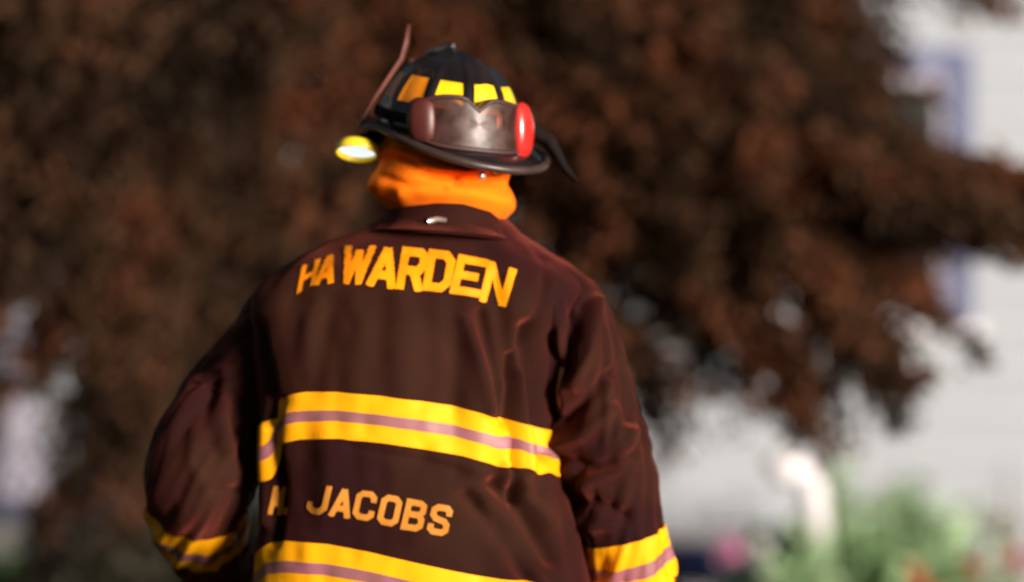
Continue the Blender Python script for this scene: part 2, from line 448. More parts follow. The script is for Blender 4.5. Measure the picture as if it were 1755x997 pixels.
# boughs whose tips hang into view on the right
for (tip, y, z0, dens, sp) in [((1530, 650), 3.9, 2.0, 110, .13), ((1385, 695), 4.0, 1.85, 100, .14), ((1270, 655), 4.3, 1.75, 70, .15),
                               ((1120, 640), 4.2, 1.65, 50, .14), ((1640, 330), 4.1, 2.0, 85, .16), ((1700, 390), 3.8, 1.8, 80, .14), ((1620, 552), 4.0, 1.9, 22, .05),
                               ((1765, 385), 4.2, 1.75, 110, .13), ((1830, 340), 4.2, 1.7, 110, .12), ((1460, 600), 4.1, 1.95, 90, .13), ((1900, 330), 4.4, 1.75, 80, .13), ((1560, 400), 4.2, 2.3, 80, .17), ((1500, 470), 4.5, 2.2, 60, .20), ((1180, 560), 4.6, 1.9, 30, .14),
                               ((1150, 785), 4.4, 1.5, 14, .04), ((1330, 600), 4.4, 1.9, 60, .18), ((1000, 500), 4.4, 1.8, 26, .14),
                               ((1530, 260), 4.5, 2.3, 80, .18), ((1400, 330), 4.3, 2.3, 80, .22), ((1250, 400), 4.5, 2.1, 70, .22), ((1500, 120), 4.4, 2.6, 60, .16),
                               ((1400, 80), 4.4, 2.9, 80, .24), ((1200, 200), 4.4, 2.5, 80, .24), ((1050, 300), 4.6, 2.2, 70, .24), ((1480, -30), 4.4, 2.9, 60, .18),
                               ((1050, 60), 4.4, 2.9, 80, .24), ((1250, 60), 4.7, 3.0, 70, .24), ((1690, -20), 4.6, 2.75, 30, .10)]:
    tp_ = T(*tip, y); st = (TX + .05, TY - .05, z0)
    mid = (st[0] * .45 + tp_[0] * .55, (st[1] + y) / 2 - .2, max(z0, tp_[2]) + (.22 if tip[0] < 1620 else .04))
    bough(st, mid, tp_, dens, sp)
# boughs on the left, reaching lower
for (tip, y, z0, dens, sp) in [((-60, 80), 4.2, 3.0, 70, .26), ((-20, 230), 4.0, 2.6, 80, .22), ((20, 440), 4.0, 2.3, 80, .22), ((-40, 560), 4.0, 2.1, 70, .16), ((20, 20), 4.2, 3.0, 70, .24), ((120, 160), 4.0, 2.8, 80, .26), ((300, 60), 4.2, 3.0, 80, .26), ((-80, 330), 4.2, 2.5, 75, .26),
                               ((100, 360), 4.0, 2.4, 85, .26), ((280, 260), 4.1, 2.5, 85, .26), ((430, 180), 4.3, 2.6, 80, .24), ((-60, 520), 4.3, 2.1, 75, .24),
                               ((120, 540), 4.1, 2.0, 85, .24), ((300, 430), 4.2, 2.1, 85, .24), ((450, 380), 4.4, 2.0, 60, .22), ((60, 620), 4.2, 1.9, 60, .16),
                               ((230, 640), 4.3, 1.8, 85, .22), ((150, 760), 4.3, 1.6, 75, .19), ((110, 860), 4.4, 1.5, 40, .10), ((330, 780), 4.6, 1.5, 75, .22),
                               ((260, 860), 4.5, 1.4, 70, .20), ((560, 80), 4.3, 2.8, 80, .26), ((600, 300), 4.6, 2.3, 75, .24), ((780, 120), 4.4, 2.8, 80, .28),
                               ((880, 260), 4.6, 2.3, 75, .26), ((950, -20), 4.4, 3.0, 70, .26), ((700, -30), 4.4, 3.0, 70, .26), ((440, -20), 4.4, 3.1, 70, .26),
                               ((160, -40), 4.3, 3.2, 70, .26), ((480, 520), 4.7, 1.8, 45, .2), ((190, 720), 4.2, 1.7, 90, .20), ((250, 790), 4.2, 1.6, 90, .18), ((160, 850), 4.6, 1.5, 70, .15)]:
    tp_ = T(*tip, y); st = (TX - .05, TY - .05, z0)
    mid = (st[0] * .45 + tp_[0] * .55, (st[1] + y) / 2 - .2, max(z0, tp_[2]) + .2)
    bough(st, mid, tp_, dens, sp)
# the crown goes on above and behind the picture
for k in range(34):
    az = k * 2.4; rr = 1.2 + 0.7 * NP.random(); z0 = 2.8 + 2.3 * NP.random()
    end = (TX + rr * math.cos(az), TY + rr * math.sin(az) * .8 + .2, z0 - .35 + .3 * NP.random())
    mid = (TX + rr * .5 * math.cos(az), TY + rr * .5 * math.sin(az), z0 + .35)
    bough((TX, TY, z0), mid, end, 40, .26, leafsz=.075)
crown = leaf_mesh('crown', cl, csz, M['leaf'], tree, dirs=cdir, aspect=0.5, seed=5)

# ---- dark shrub low beside the trunk
def shrub(name, label, cat, base, rx, rz, n, leafm, sz, seed, group=None, stems=5):
    r = np.random.default_rng(seed)
    e = empty(name, tuple(base)); tag(e, label, cat, group)
    m = MB(); cs = []
    for k in range(stems):
        a = k * 2 * math.pi / stems + r.random()
        tipp = np.array(base) + np.array([math.cos(a) * rx * .7, math.sin(a) * rx * .5, rz * (.75 + .4 * r.random())])
        mid = np.array(base) + np.array([math.cos(a) * rx * .3, math.sin(a) * rx * .3, rz * .6])
        pth = bez(base, mid, tipp, 6)
        m.tube([tuple(p) for p in pth], list(np.linspace(.014, .004, 6)), 5)
    m.build('stems', M['bark'], e)
    q = r.normal(size=(n, 3)); q /= np.linalg.norm(q, axis=1, keepdims=True)
    q *= (r.random(n) ** .45)[:, None]
    lump = 0.8 + 0.45 * vnoise(q * 2.2 + seed * 7.0)[:, None]
    q = q * lump * np.array([rx, rx * .8, rz * .62])
    q += np.array(base) + np.array([0, 0, rz * .62])
    leaf_mesh('foliage', q, sz * (.6 + .8 * r.random(n)), leafm, e, seed=seed, droop=0.0)
    return e
p = P(165, 997, 5.2); shrub('shrub', 'dark low shrub under the boughs, the one closest to the entry post', 'shrub', (p[0], 5.2, 0), .30, .70, 3200, M['dleaf'], .06, 21)
p = P(330, 997, 5.6); shrub('shrub', 'dark low shrub midway between the tree trunk and the entry post', 'shrub', (p[0], 5.6, 0), .34, .66, 2600, M['dleaf'], .06, 22)
p = P(455, 997, 6.0); shrub('shrub', 'dark leafy shrub close behind the tree trunk', 'shrub', (p[0], 6.0, 0), .30, .80, 2600, M['dleaf'], .06, 24)
p = P(25, 997, 7.3); shrub('bedding_plant', 'small green leafy plant at the foot of the entry post', 'plant', (p[0], 7.3, 0), .17, .40, 900, M['gleaf'], .06, 23)

# ---- flower bed by the wall
def leafy_plant(name, label, px, ptop, y, spread, nst, leafm, lsz, seed, flowers=None, cat='plant', per=26, group=None, stemm='stem'):
    """Stems from the soil, leaves up each stem, optional blooms (material, radius, count) at the stem tops."""
    r = np.random.default_rng(seed)
    tp_ = P(px, ptop, y); base = np.array([tp_[0], y, 0.0]); H = tp_[2]
    e = empty(name, tuple(base)); tag(e, label, cat, group)
    m = MB(); cs, ds, tips = [], [], []
    for k in range(nst):
        a = r.random() * 6.28; rr = spread * math.sqrt(r.random())
        h = H * (1 - .34 * (rr / spread) ** 1.5 * r.random() - .1 * r.random()) if k else H
        tipp = base + np.array([math.cos(a) * rr, math.sin(a) * rr * .8, h]) if k else base + np.array([0, 0, H])
        mid = base + np.array([math.cos(a) * rr * .35, math.sin(a) * rr * .35, h * .6])
        pth = bez(base + np.array([math.cos(a), math.sin(a), 0]) * .02, mid, tipp, 7)
        m.tube([tuple(q) for q in pth], list(np.linspace(.007, .003, 7)), 5)
        tips.append(tipp)
        for j in range(per):
            t = .25 + .75 * r.random(); i = min(int(t * 6), 5)
            c = pth[i] + (pth[i + 1] - pth[i]) * (t * 6 - i)
            o = r.normal(size=3) * lsz * .7
            cs.append(c + o); ds.append(o / (lsz + 1e-6))
    m.build('stems', M[stemm], e)
    if per: leaf_mesh('foliage', cs, lsz * (.6 + .8 * r.random(len(cs))), leafm, e, dirs=ds, seed=seed, aspect=.55, droop=.1)
    if flowers:
        fm, fr, cnt = flowers
        for k in range(cnt):
            c = tips[k % len(tips)] + np.array([0, -.02, fr * .3])
            n = 46
            q = r.normal(size=(n, 3)); q /= np.linalg.norm(q, axis=1, keepdims=True)
            leaf_mesh('bloom', c + q * fr * .62, np.full(n, fr * .85), fm, e, dirs=q * 1.5, seed=seed + k, aspect=.75, kind=None, droop=0)
    return e
leafy_plant('garden_plant', 'tall mint green leafy plant rising beside the white ornament', 1450, 765, 7.0, .17, 12, M['mleaf'], .055, 31, per=26)
leafy_plant('garden_plant', 'bushy green leafy plant in front of the white ornament', 1430, 862, 6.5, .21, 20, M['mleaf'], .065, 32, per=34)
leafy_plant('garden_plant', 'broad fresh green plant between the ornament and the dry stems', 1570, 815, 6.6, .24, 24, M['mleaf'], .065, 33, per=30)
leafy_plant('garden_plant', 'low green plant between the blue bench and the white ornament', 1335, 893, 6.6, .13, 14, M['gleaf'], .06, 34, per=26)
leafy_plant('garden_plant', 'pale variegated plant at the foot of the dry stems', 1690, 900, 6.6, .13, 10, M['wleaf'], .06, 35, per=20)
leafy_plant('garden_plant', 'wide pale green plant spreading before the orange blooms', 1500, 900, 6.2, .20, 20, M['mleaf'], .06, 48, per=30)
leafy_plant('garden_plant', 'pale green plant between the orange and the red blooms', 1625, 905, 6.3, .15, 14, M['mleaf'], .06, 49, per=26)
leafy_plant('garden_plant', 'short mint green plant hiding the foot of the white ornament', 1395, 925, 6.0, .12, 14, M['mleaf'], .055, 47, per=30)
leafy_plant('flowering_plant', 'plant with one round pink bloom before the blue bench', 1248, 950, 6.2, .05, 4, M['gleaf'], .05, 36, flowers=(M['pink'], .052, 1), per=12)
leafy_plant('flowering_plant', 'plant with cream white blooms beside the pink bloom', 1300, 955, 6.3, .06, 4, M['mleaf'], .05, 37, flowers=(M['wpetal'], .045, 2), per=14)
leafy_plant('flowering_plant', 'plant with deep red blooms under the dry stems', 1738, 962, 6.1, .07, 5, M['gleaf'], .05, 38, flowers=(M['red'], .038, 2), per=14)
leafy_plant('flowering_plant', 'plant with one small red bloom before the variegated plant', 1662, 975, 6.1, .05, 4, M['gleaf'], .05, 39, flowers=(M['red'], .032, 1), per=12)
leafy_plant('flowering_plant', 'plant with small orange blooms before the broad green plant', 1565, 985, 6.0, .10, 6, M['gleaf'], .05, 40, flowers=(M['orange'], .035, 4), per=16)
leafy_plant('flowering_plant', 'white flowering plant by the wall behind the dry stems', 1705, 905, 7.0, .09, 6, M['wleaf'], .05, 41, flowers=(M['wpetal'], .065, 3), per=12)
leafy_plant('dry_plant', 'bare brown dried stems at the end of the flower bed', 1722, 785, 6.9, .10, 6, M['gleaf'], .05, 42, per=0, stemm='dry')
leafy_plant('dry_plant', 'thin brown seed heads rising out of the broad green plant', 1540, 780, 7.1, .12, 9, M['dry'], .04, 43, per=9, stemm='dry')
leafy_plant('dry_plant', 'low brown dried plant on the bed behind the blue bench', 1265, 838, 7.4, .16, 14, M['dry'], .05, 44, per=9, stemm='dry')
# white upright ornament with a rounded head bent to one side
p = P(1396, 940, 6.35)
orn = empty('garden_ornament', (p[0], 6.35, 0)); tag(orn, 'white upright ornament with a drooping round head among green plants', 'ornament')
bt = P(1402, 915, 6.35); md = P(1396, 855, 6.35); tpn = P(1385, 805, 6.35); hd = P(1352, 802, 6.35)
MB().tube([(p[0] + .02, 6.35, 0), tuple(bt), tuple(md), tuple(tpn), tuple(hd)], [.03, .040, .042, .038, .025], 12).build('stem', M['white'], orn)
hm = Matrix.Translation(Vector(hd)) @ Euler((0, math.radians(-65), 0)).to_matrix().to_4x4()
MB().lathe([(.002, -.05), (.035, -.04), (.055, 0), (.05, .04), (.02, .075), (.002, .085)], 16, hm).build('head', M['white'], orn)
MB().lathe([(.002, 0), (.10, 0), (.10, .03), (.05, .05), (.03, .08)], 18, Matrix.Translation((p[0] + .02, 6.35, 0.004))).build('base', M['concrete'], orn)
# low blue bench with a white top
a, b = P(1110, 903, 7.2), P(1322, 945, 7.2)
bn = empty('garden_bench', ((a[0] + b[0]) / 2, 7.2, 0)); tag(bn, 'low navy blue bench with a white slatted top by the wall', 'bench')
for k in range(3):
    MB().box(a[0], b[0], 7.0 + k * .135, 7.12 + k * .135, a[2] - .045, a[2]).build('seat_slat', M['white'], bn, False)
MB().box(a[0] + .03, b[0] - .03, 7.012, 7.04, a[2] - .19, a[2] - .047).build('front_rail', M['navy'], bn, False)
MB().box(a[0] + .03, b[0] - .03, 7.33, 7.36, a[2] - .19, a[2] - .047).build('back_rail', M['navy'], bn, False)
for sx in (a[0] + .035, b[0] - .095):
    for sy in (7.045, 7.27):
        MB().box(sx, sx + .06, sy, sy + .055, 0, a[2] - .048).build('leg', M['navy'], bn, False)

# ------------------------------------------------------------------ the firefighter
person = empty('person', (-0.14, 0.0, 0.0))
tag(person, 'person in dark turnout coat with yellow bands and orange hood, one elbow bent', 'person')

# ---- torso of the coat: silhouette read at the sides, px at each height
def zx(py): return CAM_Z - (py - 498.5) / 1100
rows = [(1175, 418, 1040, .185, 0.005), (1080, 425, 1030, .178, 0.0), (997, 437, 1020, .170, 0.0), (930, 438, 1002, .163, 0.0), (860, 452, 978, .158, 0.0), (800, 452, 958, .156, 0.0), (730, 446, 944, .156, .0),
        (650, 441, 938, .155, .0), (580, 436, 950, .150, .005), (530, 432, 985, .143, .01), (495, 440, 1000, .135, .012), (465, 466, 982, .124, .015), (440, 507, 955, .112, .018),
        (420, 548, 925, .103, .020), (402, 592, 898, .096, .022), (385, 632, 880, .090, .025), (372, 655, 866, .085, .028)]
rz = np.array([zx(r[0]) for r in rows])
f_l = spline(rz, [(r[1] - 877.5) / 1100 for r in rows]); f_r = spline(rz, [(r[2] - 877.5) / 1100 for r in rows])
f_d = spline(rz, [r[3] for r in rows]); f_y = spline(rz, [r[4] for r in rows])
YB = -0.145
def pxs(x, z, y=YB):
    s = (CAM_D + y) / CAM_D / 1100.0
    return x / s + 877.5, 498.5 - (z - CAM_Z) / s

TORSO_CREASES = [  # (polyline in photograph pixels, width px, depth m)
    ([(434, 560), (452, 640), (462, 720)], 10, 0.0162), ([(476, 690), (470, 760), (476, 830), (466, 930)], 9, 0.0135),
    ([(888, 610), (884, 720), (882, 800), (890, 860)], 8, 0.0216), ([(825, 540), (852, 630), (868, 720)], 13, 0.0189),
    ([(905, 560), (915, 640), (925, 720), (935, 780)], 12, 0.0216), ([(780, 590), (782, 690), (778, 800)], 22, 0.0054),
    ([(655, 510), (650, 600), (655, 665)], 18, 0.0041), ([(725, 505), (738, 590), (735, 670)], 16, 0.0041), ([(560, 520), (545, 600), (530, 670)], 22, 0.0054),
    ([(800, 850), (850, 900), (905, 985)], 16, 0.0216), ([(850, 830), (900, 880), (950, 960)], 14, 0.0216), ([(785, 815), (850, 835), (920, 850)], 12, 0.0081),
    ([(905, 400), (940, 450), (930, 520), (900, 590)], 10, 0.0081), ([(620, 400), (700, 392), (800, 396), (870, 408)], 9, 0.0041),
    ([(600, 765), (700, 785), (800, 808)], 8, 0.0041), ([(850, 480), (868, 560), (880, 640)], 14, 0.0081)]
TORSO_CREASES += [([(840, 520), (866, 620), (880, 720)], 30, .016), ([(858, 800), (880, 880), (900, 960)], 26, .012), ([(500, 520), (485, 620), (480, 680)], 24, .008)]
TORSO_RIDGES = [([(830, 870), (880, 940), (930, 1000)], 12, 0.0090), ([(800, 550), (828, 640), (842, 700)], 14, 0.0120), ([(690, 505), (694, 600), (694, 670)], 18, 0.0045),
                ([(456, 690), (452, 800), (450, 900)], 10, 0.0120), ([(903, 640), (905, 730), (908, 810)], 8, 0.0090), ([(870, 800), (905, 840), (945, 900)], 12, 0.0090)]

def torso(phi, z):
    """Point of the coat's torso. phi = 0 is the +x side, -pi/2 the back."""
    l, r, d, yc = f_l(z), f_r(z), f_d(z), f_y(z)
    cx, hw = (l + r) / 2, (r - l) / 2
    e = 2 / 2.5
    c, s = np.cos(phi), np.sin(phi)
    x = cx + hw * np.sign(c) * np.abs(c) ** e
    y = yc + d * np.sign(s) * np.abs(s) ** e
    nx, ny = c / hw, s / d
    k = np.hypot(nx, ny); nx, ny = nx / k, ny / k
    p3 = np.stack([x * 1.0, y, z + 0 * x], -1)
    disp = .010 * (vnoise(p3 * np.array([9, 9, 5.])) - .5) + .016 * (vnoise(p3 * np.array([22, 22, 8.]) + 5) - .5) + .004 * (vnoise(p3 * np.array([45, 45, 26.]) + 9) - .5)
    px, py = pxs(x, z + 0 * x)
    back = np.clip(-s * 3, 0, 1)
    for pts, w, dep in TORSO_CREASES: disp = disp - back * dep * np.exp(-(polyline_dist(px, py, pts) / w) ** 2)
    for pts, w, dep in TORSO_RIDGES: disp = disp + back * dep * np.exp(-(polyline_dist(px, py, pts) / w) ** 2)
    fade = np.clip((zx(392) - z) / .05, 0, 1)
    disp = disp * (0.25 + .75 * fade)
    return np.stack([x + nx * disp, y + ny * disp, z + 0 * x], -1)

NU = 300
phis = np.linspace(-math.pi / 2 - math.pi, math.pi / 2, NU, endpoint=False)
zs = np.linspace(rz[0], rz[-1], 260)
PH, ZZ = np.meshgrid(phis, zs)
coat = grid_obj('coat', torso(PH, ZZ), M['coat'], person, wrap=True)
coat['label'] = 'dark brown black turnout coat with yellow reflective bands'

def on_torso(PH, Zt, off):
    """Surface points lifted by off along the numeric normal."""
    h = .003
    p = torso(PH, Zt)
    du = torso(PH + h, Zt) - torso(PH - h, Zt); dv = torso(PH, Zt + h) - torso(PH, Zt - h)
    n = np.cross(du, dv); n /= np.linalg.norm(n, axis=-1, keepdims=True) + 1e-12
    return p + n * off

def torso_band(name, top, bot, f0, f1, m, off):
    tx, ty = np.array(top).T; bx, by = np.array(bot).T
    ph = np.linspace(-math.pi * 1.5, math.pi / 2, 420)
    rows_ = []
    zg = np.full(ph.shape, zx(np.mean(ty)))
    x0 = torso(ph, zg)[:, 0]; px, _ = pxs(x0, zg)
    # let the band run level round the front
    ztop = CAM_Z - (np.interp(px, tx, ty) - 498.5) / 1100 * .977
    zbot = CAM_Z - (np.interp(px, bx, by) - 498.5) / 1100 * .977
    nv = 9
    for k in range(nv):
        f = f0 + (f1 - f0) * k / (nv - 1)
        rows_.append(zbot * f + ztop * (1 - f))
    Zb = np.array(rows_)[::-1]
    Ph = np.tile(ph, (nv, 1))
    return grid_obj(name, on_torso(Ph, Zb, off), m, coat)

B1T = [(430, 745), (452, 726), (472, 717), (478, 692), (484, 682), (500, 676), (525, 672), (579, 671.5), (651, 677.6), (722, 686.5), (779, 695.5), (830, 709), (880, 725), (942, 742), (1000, 755)]
B1B = [(430, 838), (452, 822), (463, 800), (474, 766), (488, 758), (507, 753), (579, 751), (651, 758), (722, 769), (779, 780), (830, 794), (876, 808), (930, 821), (1000, 832)]
B2T = [(425, 965), (437, 951), (454, 936), (489, 929), (561, 932), (633, 944), (722, 964), (812, 984), (883, 996), (1000, 1012)]
B2B = [(425, 1050), (437, 1036), (454, 1020), (489, 1014), (561, 1017), (633, 1029), (722, 1049), (812, 1069), (883, 1081), (1000, 1097)]
for T_, B_ in ((B1T, B1B), (B2T, B2B)):
    torso_band('yellow_band', T_, B_, 0.0, 0.405, M['lime'], .0022)
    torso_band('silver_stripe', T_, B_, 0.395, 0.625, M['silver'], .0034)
    torso_band('yellow_band', T_, B_, 0.615, 1.0, M['lime'], .0022)
B3T = [(400, 1150), (1050, 1150)]; B3B = [(400, 1166), (1050, 1166)]
torso_band('hem', B3T, B3B, 0, 1, M['coat'], .004)

# ---- lettering
def pl(*p): return list(zip(p[:-1], p[1:]))
t_ = .105                                                # half stroke
a0, b0 = t_, 1 - t_
GL = {
 'H': pl((a0, 0), (a0, 1)) + pl((b0, 0), (b0, 1)) + pl((a0, .5), (b0, .5)),
 'A': pl((a0, 0), (.5, 1 - t_ * .5)) + pl((b0, 0), (.5, 1 - t_ * .5)) + pl((.25, .3), (.75, .3)),
 'W': pl((a0 - .02, 1), (.28, .07)) + pl((.28, .07), (.5, .85)) + pl((.5, .85), (.72, .07)) + pl((.72, .07), (b0 + .02, 1)),
 'R': pl((a0, 0), (a0, 1)) + pl((a0, b0), (.72, b0), (b0, .80), (b0, .60), (.72, .46), (a0, .46)) + pl((.55, .46), (b0, 0)),
 'D': pl((a0, 0), (a0, 1)) + pl((a0, b0), (.66, b0), (b0, .74), (b0, .26), (.66, a0), (a0, a0)),
 'E': pl((a0, 0), (a0, 1)) + pl((a0, b0), (1, b0)) + pl((a0, .5), (.78, .5)) + pl((a0, a0), (1, a0)),
 'N': pl((a0, 0), (a0, 1)) + pl((b0, 0), (b0, 1)) + pl((a0, .95), (b0, .05)),
 'M': pl((a0, 0), (a0, 1)) + pl((b0, 0), (b0, 1)) + pl((a0, .95), (.5, .35), (b0, .95)),
 'J': pl((b0, 1), (b0, .26), (.66, a0), (.34, a0), (a0, .22), (a0, .34)),
 'C': pl((b0, .68), (b0, .78), (.70, b0), (.30, b0), (a0, .78), (a0, .22), (.30, a0), (.70, a0), (b0, .22), (b0, .32)),
 'O': pl((.30, b0), (.70, b0), (b0, .78), (b0, .22), (.70, a0), (.30, a0), (a0, .22), (a0, .78), (.30, b0)),
 'B': pl((a0, 0), (a0, 1)) + pl((a0, b0), (.70, b0), (b0, .82), (b0, .64), (.72, .52), (b0, .38), (b0, .2), (.70, a0), (a0, a0)) + pl((a0, .52), (.72, .52)),
 'S': pl((b0, .70), (b0, .80), (.72, b0), (.28, b0), (a0, .80), (a0, .64), (.28, .53), (.72, .47), (b0, .36), (b0, .20), (.72, a0), (.28, a0), (a0, .20), (a0, .30)),
 '.': pl((.2, .16), (.8, .16)),
}
def letter(ch, quad, m, bold=1.0):
    bl, br, tr, tl = [np.array(q, float) for q in quad]
    aspect = np.linalg.norm(br - bl) / np.linalg.norm(tl - bl)
    n = 46; us = np.linspace(-.04, 1.04, n); vs = np.linspace(-.04, 1.04, n)
    U, V = np.meshgrid(us, vs)
    D = np.full(U.shape, 9.0); h = .105 * bold
    for (ax, ay), (bx, by) in GL[ch]:
        ax2, bx2 = ax * aspect, bx * aspect
        ex, ey = bx2 - ax2, by - ay; L = math.hypot(ex, ey); ex, ey = ex / L, ey / L
        hx = h if ch != '.' else .12
        qx, qy = U * aspect - (ax2 + bx2) / 2, V - (ay + by) / 2
        along, perp = np.abs(qx * ex + qy * ey), np.abs(-qx * ey + qy * ex)
        ext = h * .45 if 0.02 < ay < .98 and 0.02 < by < .98 else 0
        D = np.minimum(D, np.maximum(along - (L / 2 + ext), perp - hx))
    D = np.maximum(D, np.maximum(-V, V - 1))
    vt, fc, cache = [], [], {}
    def key(k, u, v):
        if k not in cache: cache[k] = len(vt); vt.append((u, v))
        return cache[k]
    for j in range(n - 1):
        for i in range(n - 1):
            ids = [(j, i), (j, i + 1), (j + 1, i + 1), (j + 1, i)]
            d = [D[q] for q in ids]
            if min(d) >= 0: continue
            poly = []
            for k in range(4):
                A, B = ids[k], ids[(k + 1) % 4]
                if d[k] < 0: poly.append(key(A, U[A], V[A]))
                if (d[k] < 0) != (d[(k + 1) % 4] < 0):
                    A_, B_ = (A, B) if A < B else (B, A)
                    t = D[A_] / (D[A_] - D[B_])
                    poly.append(key((A_, B_), U[A_] + (U[B_] - U[A_]) * t, V[A_] + (V[B_] - V[A_]) * t))
            if len(poly) >= 3: fc.append(tuple(poly))
    uv = np.array(vt); u, v = uv[:, :1], uv[:, 1:]
    px = (bl * (1 - u) + br * u) * (1 - v) + (tl * (1 - u) + tr * u) * v
    s = (CAM_D + YB) / CAM_D / 1100
    x, z = (px[:, 0] - 877.5) * s, CAM_Z - (px[:, 1] - 498.5) * s
    tab = np.linspace(-math.pi + .02, -.02, 240)
    ph = np.empty(len(x))
    for k in range(len(x)):
        ph[k] = np.interp(x[k], tab_x(z[k], tab), tab)
    pts = on_torso(ph, z, .0020)
    # a thin sewn-on layer: top sheet plus edge
    return obj('letter', pts, fc, m, coat)
_tabs = {}
def tab_x(z, tab):
    k = round(z / .004)
    if k not in _tabs: _tabs[k] = torso(tab, np.full(tab.shape, k * .004))[:, 0]
    return np.maximum.accumulate(_tabs[k])
for ch, q in [('H', ((507, 504), (537, 488), (545, 443), (515, 456))), ('A', ((536, 490), (569, 486), (579, 431), (547, 440))), ('W', ((580, 489), (625, 491), (642, 421), (590, 421))),
              ('A', ((627, 490), (676, 497), (688, 424), (640, 420))), ('R', ((679, 496), (722, 501), (734, 427), (690, 423))), ('D', ((724, 498), (768, 503), (781, 432), (736, 427))),
              ('E', ((771, 503), (820, 510), (834, 445), (787, 436))), ('N', ((821, 516), (866, 526), (884, 462), (838, 447)))]:
    letter(ch, q, M['letter'], {'W': .74, 'N': .86}.get(ch, .96))
for ch, q in [('M', ((455, 886), (477, 887), (487, 837), (466, 836))), ('.', ((478, 887), (490, 888), (500, 838), (488, 837))), ('J', ((524, 880), (557, 884), (569, 833), (536, 829))),
              ('A', ((563, 884), (599, 889), (610, 838), (575, 833))), ('C', ((604, 888), (638, 894), (648, 843), (615, 838))), ('O', ((646, 897), (680, 903), (691, 851), (658, 845))),
              ('B', ((688, 906), (722, 911), (733, 859), (700, 853))), ('S', ((731, 913), (765, 919), (777, 867), (744, 861)))]:
    letter(ch, q, M['letter_worn'], .95)

# ---- sleeves
def make_sleeve(ctrl, seed, creases, ridges, amp):
    c = np.array(ctrl, float)
    seg = np.concatenate([[0], np.cumsum(np.linalg.norm(np.diff(c[:, :3], axis=0), axis=1))])
    fp, fr = spline(seg, c[:, :3]), spline(seg, c[:, 3])
    tt = np.linspace(0, seg[-1], 400); path = fp(tt)
    tan = np.gradient(path, tt, axis=0); tan /= np.linalg.norm(tan, axis=1, keepdims=True)
    A = np.empty_like(path); Bv = np.empty_like(path)
    ref = np.array([1.0, 0, 0]); a = ref - tan[0] * ref.dot(tan[0]); a /= np.linalg.norm(a)
    for i in range(len(tt)):
        a = a - tan[i] * a.dot(tan[i]); a /= np.linalg.norm(a); A[i] = a; Bv[i] = np.cross(tan[i], a)
    def ip(arr, s): return np.stack([np.interp(s, tt, arr[:, k]) for k in range(3)], -1)
    def S(phi, s):
        p, aa, bb = fp(s), ip(A, s), ip(Bv, s)
        n = aa * np.cos(phi)[..., None] + bb * np.sin(phi)[..., None]
        r = fr(s)
        q = np.stack([np.cos(phi) * 1.6 + s * 7, np.sin(phi) * 1.6 + seed, s * 13 + np.cos(phi)], -1)
        rg = 1 - np.abs(2 * vnoise(q * np.array([1.6, 1.6, 1.1])) - 1)
        disp = amp * (rg - .65) + amp * .7 * (vnoise(q * 3.1 + 4) - .5)
        pos = p + n * r[..., None]
        px, py = pxs(pos[..., 0], pos[..., 2], -.06)
        back = np.clip(-n[..., 1] * 3, 0, 1)
        for pts, w, dep in creases: disp = disp - back * dep * np.exp(-(polyline_dist(px, py, pts) / w) ** 2)
        for pts, w, dep in ridges: disp = disp + back * dep * np.exp(-(polyline_dist(px, py, pts) / w) ** 2)
        return p + n * (r + disp)[..., None], n
    return S, seg[-1], seg
def sleeve_obj(S, s0, s1, nv, off, name, m, parent, nu=120):
    ph = np.linspace(0, 2 * math.pi, nu, endpoint=False); ss = np.linspace(s0, s1, nv)
    PHs, SS = np.meshgrid(ph, ss)
    p, n = S(PHs, SS)
    pts = p + n * off
    # rows run down the arm, so reverse for outward faces
    return grid_obj(name, pts[::-1], m, parent, wrap=True)

RC = [([(987, 490), (978, 560), (955, 640), (938, 720)], 9, 0.0282), ([(1000, 520), (985, 580), (968, 640)], 8, 0.0161), ([(940, 590), (945, 640), (950, 690)], 9, 0.0202),
      ([(1045, 640), (1000, 690), (960, 720)], 12, 0.0202), ([(960, 790), (1020, 800), (1080, 780)], 11, 0.0142), ([(965, 870), (1020, 860), (1070, 880)], 12, 0.0161),
      ([(1060, 560), (1070, 640), (1080, 720)], 12, 0.0121), ([(950, 840), (975, 900), (990, 960)], 10, 0.0202)]
RR = [([(1020, 520), (1010, 600), (985, 660)], 11, 0.0181), ([(960, 570), (965, 620), (958, 670)], 8, 0.0142), ([(1050, 700), (1000, 745), (960, 760)], 13, 0.0181), ([(1080, 740), (1060, 800), (1000, 830)], 13, 0.0142),
      ([(1040, 900), (1000, 905), (975, 890)], 10, 0.0101)]
R_CTRL = [(-.01, .015, 1.405, .070), (.045, .010, 1.375, .082), (.092, .004, 1.317, .076), (.120, .0, 1.217, .074), (.145, -.005, 1.126, .073), (.172, .0, 1.012, .066), (.193, .025, .93, .066), (.210, .06, .845, .064)]
SR, LR, segR = make_sleeve(R_CTRL, 3.0, RC, RR, .013)
sl = sleeve_obj(SR, 0, LR, 200, 0, 'sleeve', M['coat'], coat)
def sleeve_band(S, s0, w):
    sleeve_obj(S, s0, s0 + w * .40, 8, .0022, 'yellow_band', M['lime'], coat)
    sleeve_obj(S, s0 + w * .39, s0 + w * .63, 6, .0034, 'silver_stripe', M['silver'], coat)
    sleeve_obj(S, s0 + w * .62, s0 + w, 8, .0022, 'yellow_band', M['lime'], coat)
sb = segR[5] - .008
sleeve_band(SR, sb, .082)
LC = [([(450, 600), (442, 680), (440, 750)], 10, .012), ([(360, 660), (350, 720), (370, 780)], 12, .007), ([(400, 690), (405, 750), (425, 800)], 12, .010), ([(310, 850), (360, 835), (420, 845)], 9, .007)]
LRG = [([(385, 640), (380, 720), (395, 770)], 12, .007), ([(330, 740), (330, 800), (350, 830)], 12, .005)]
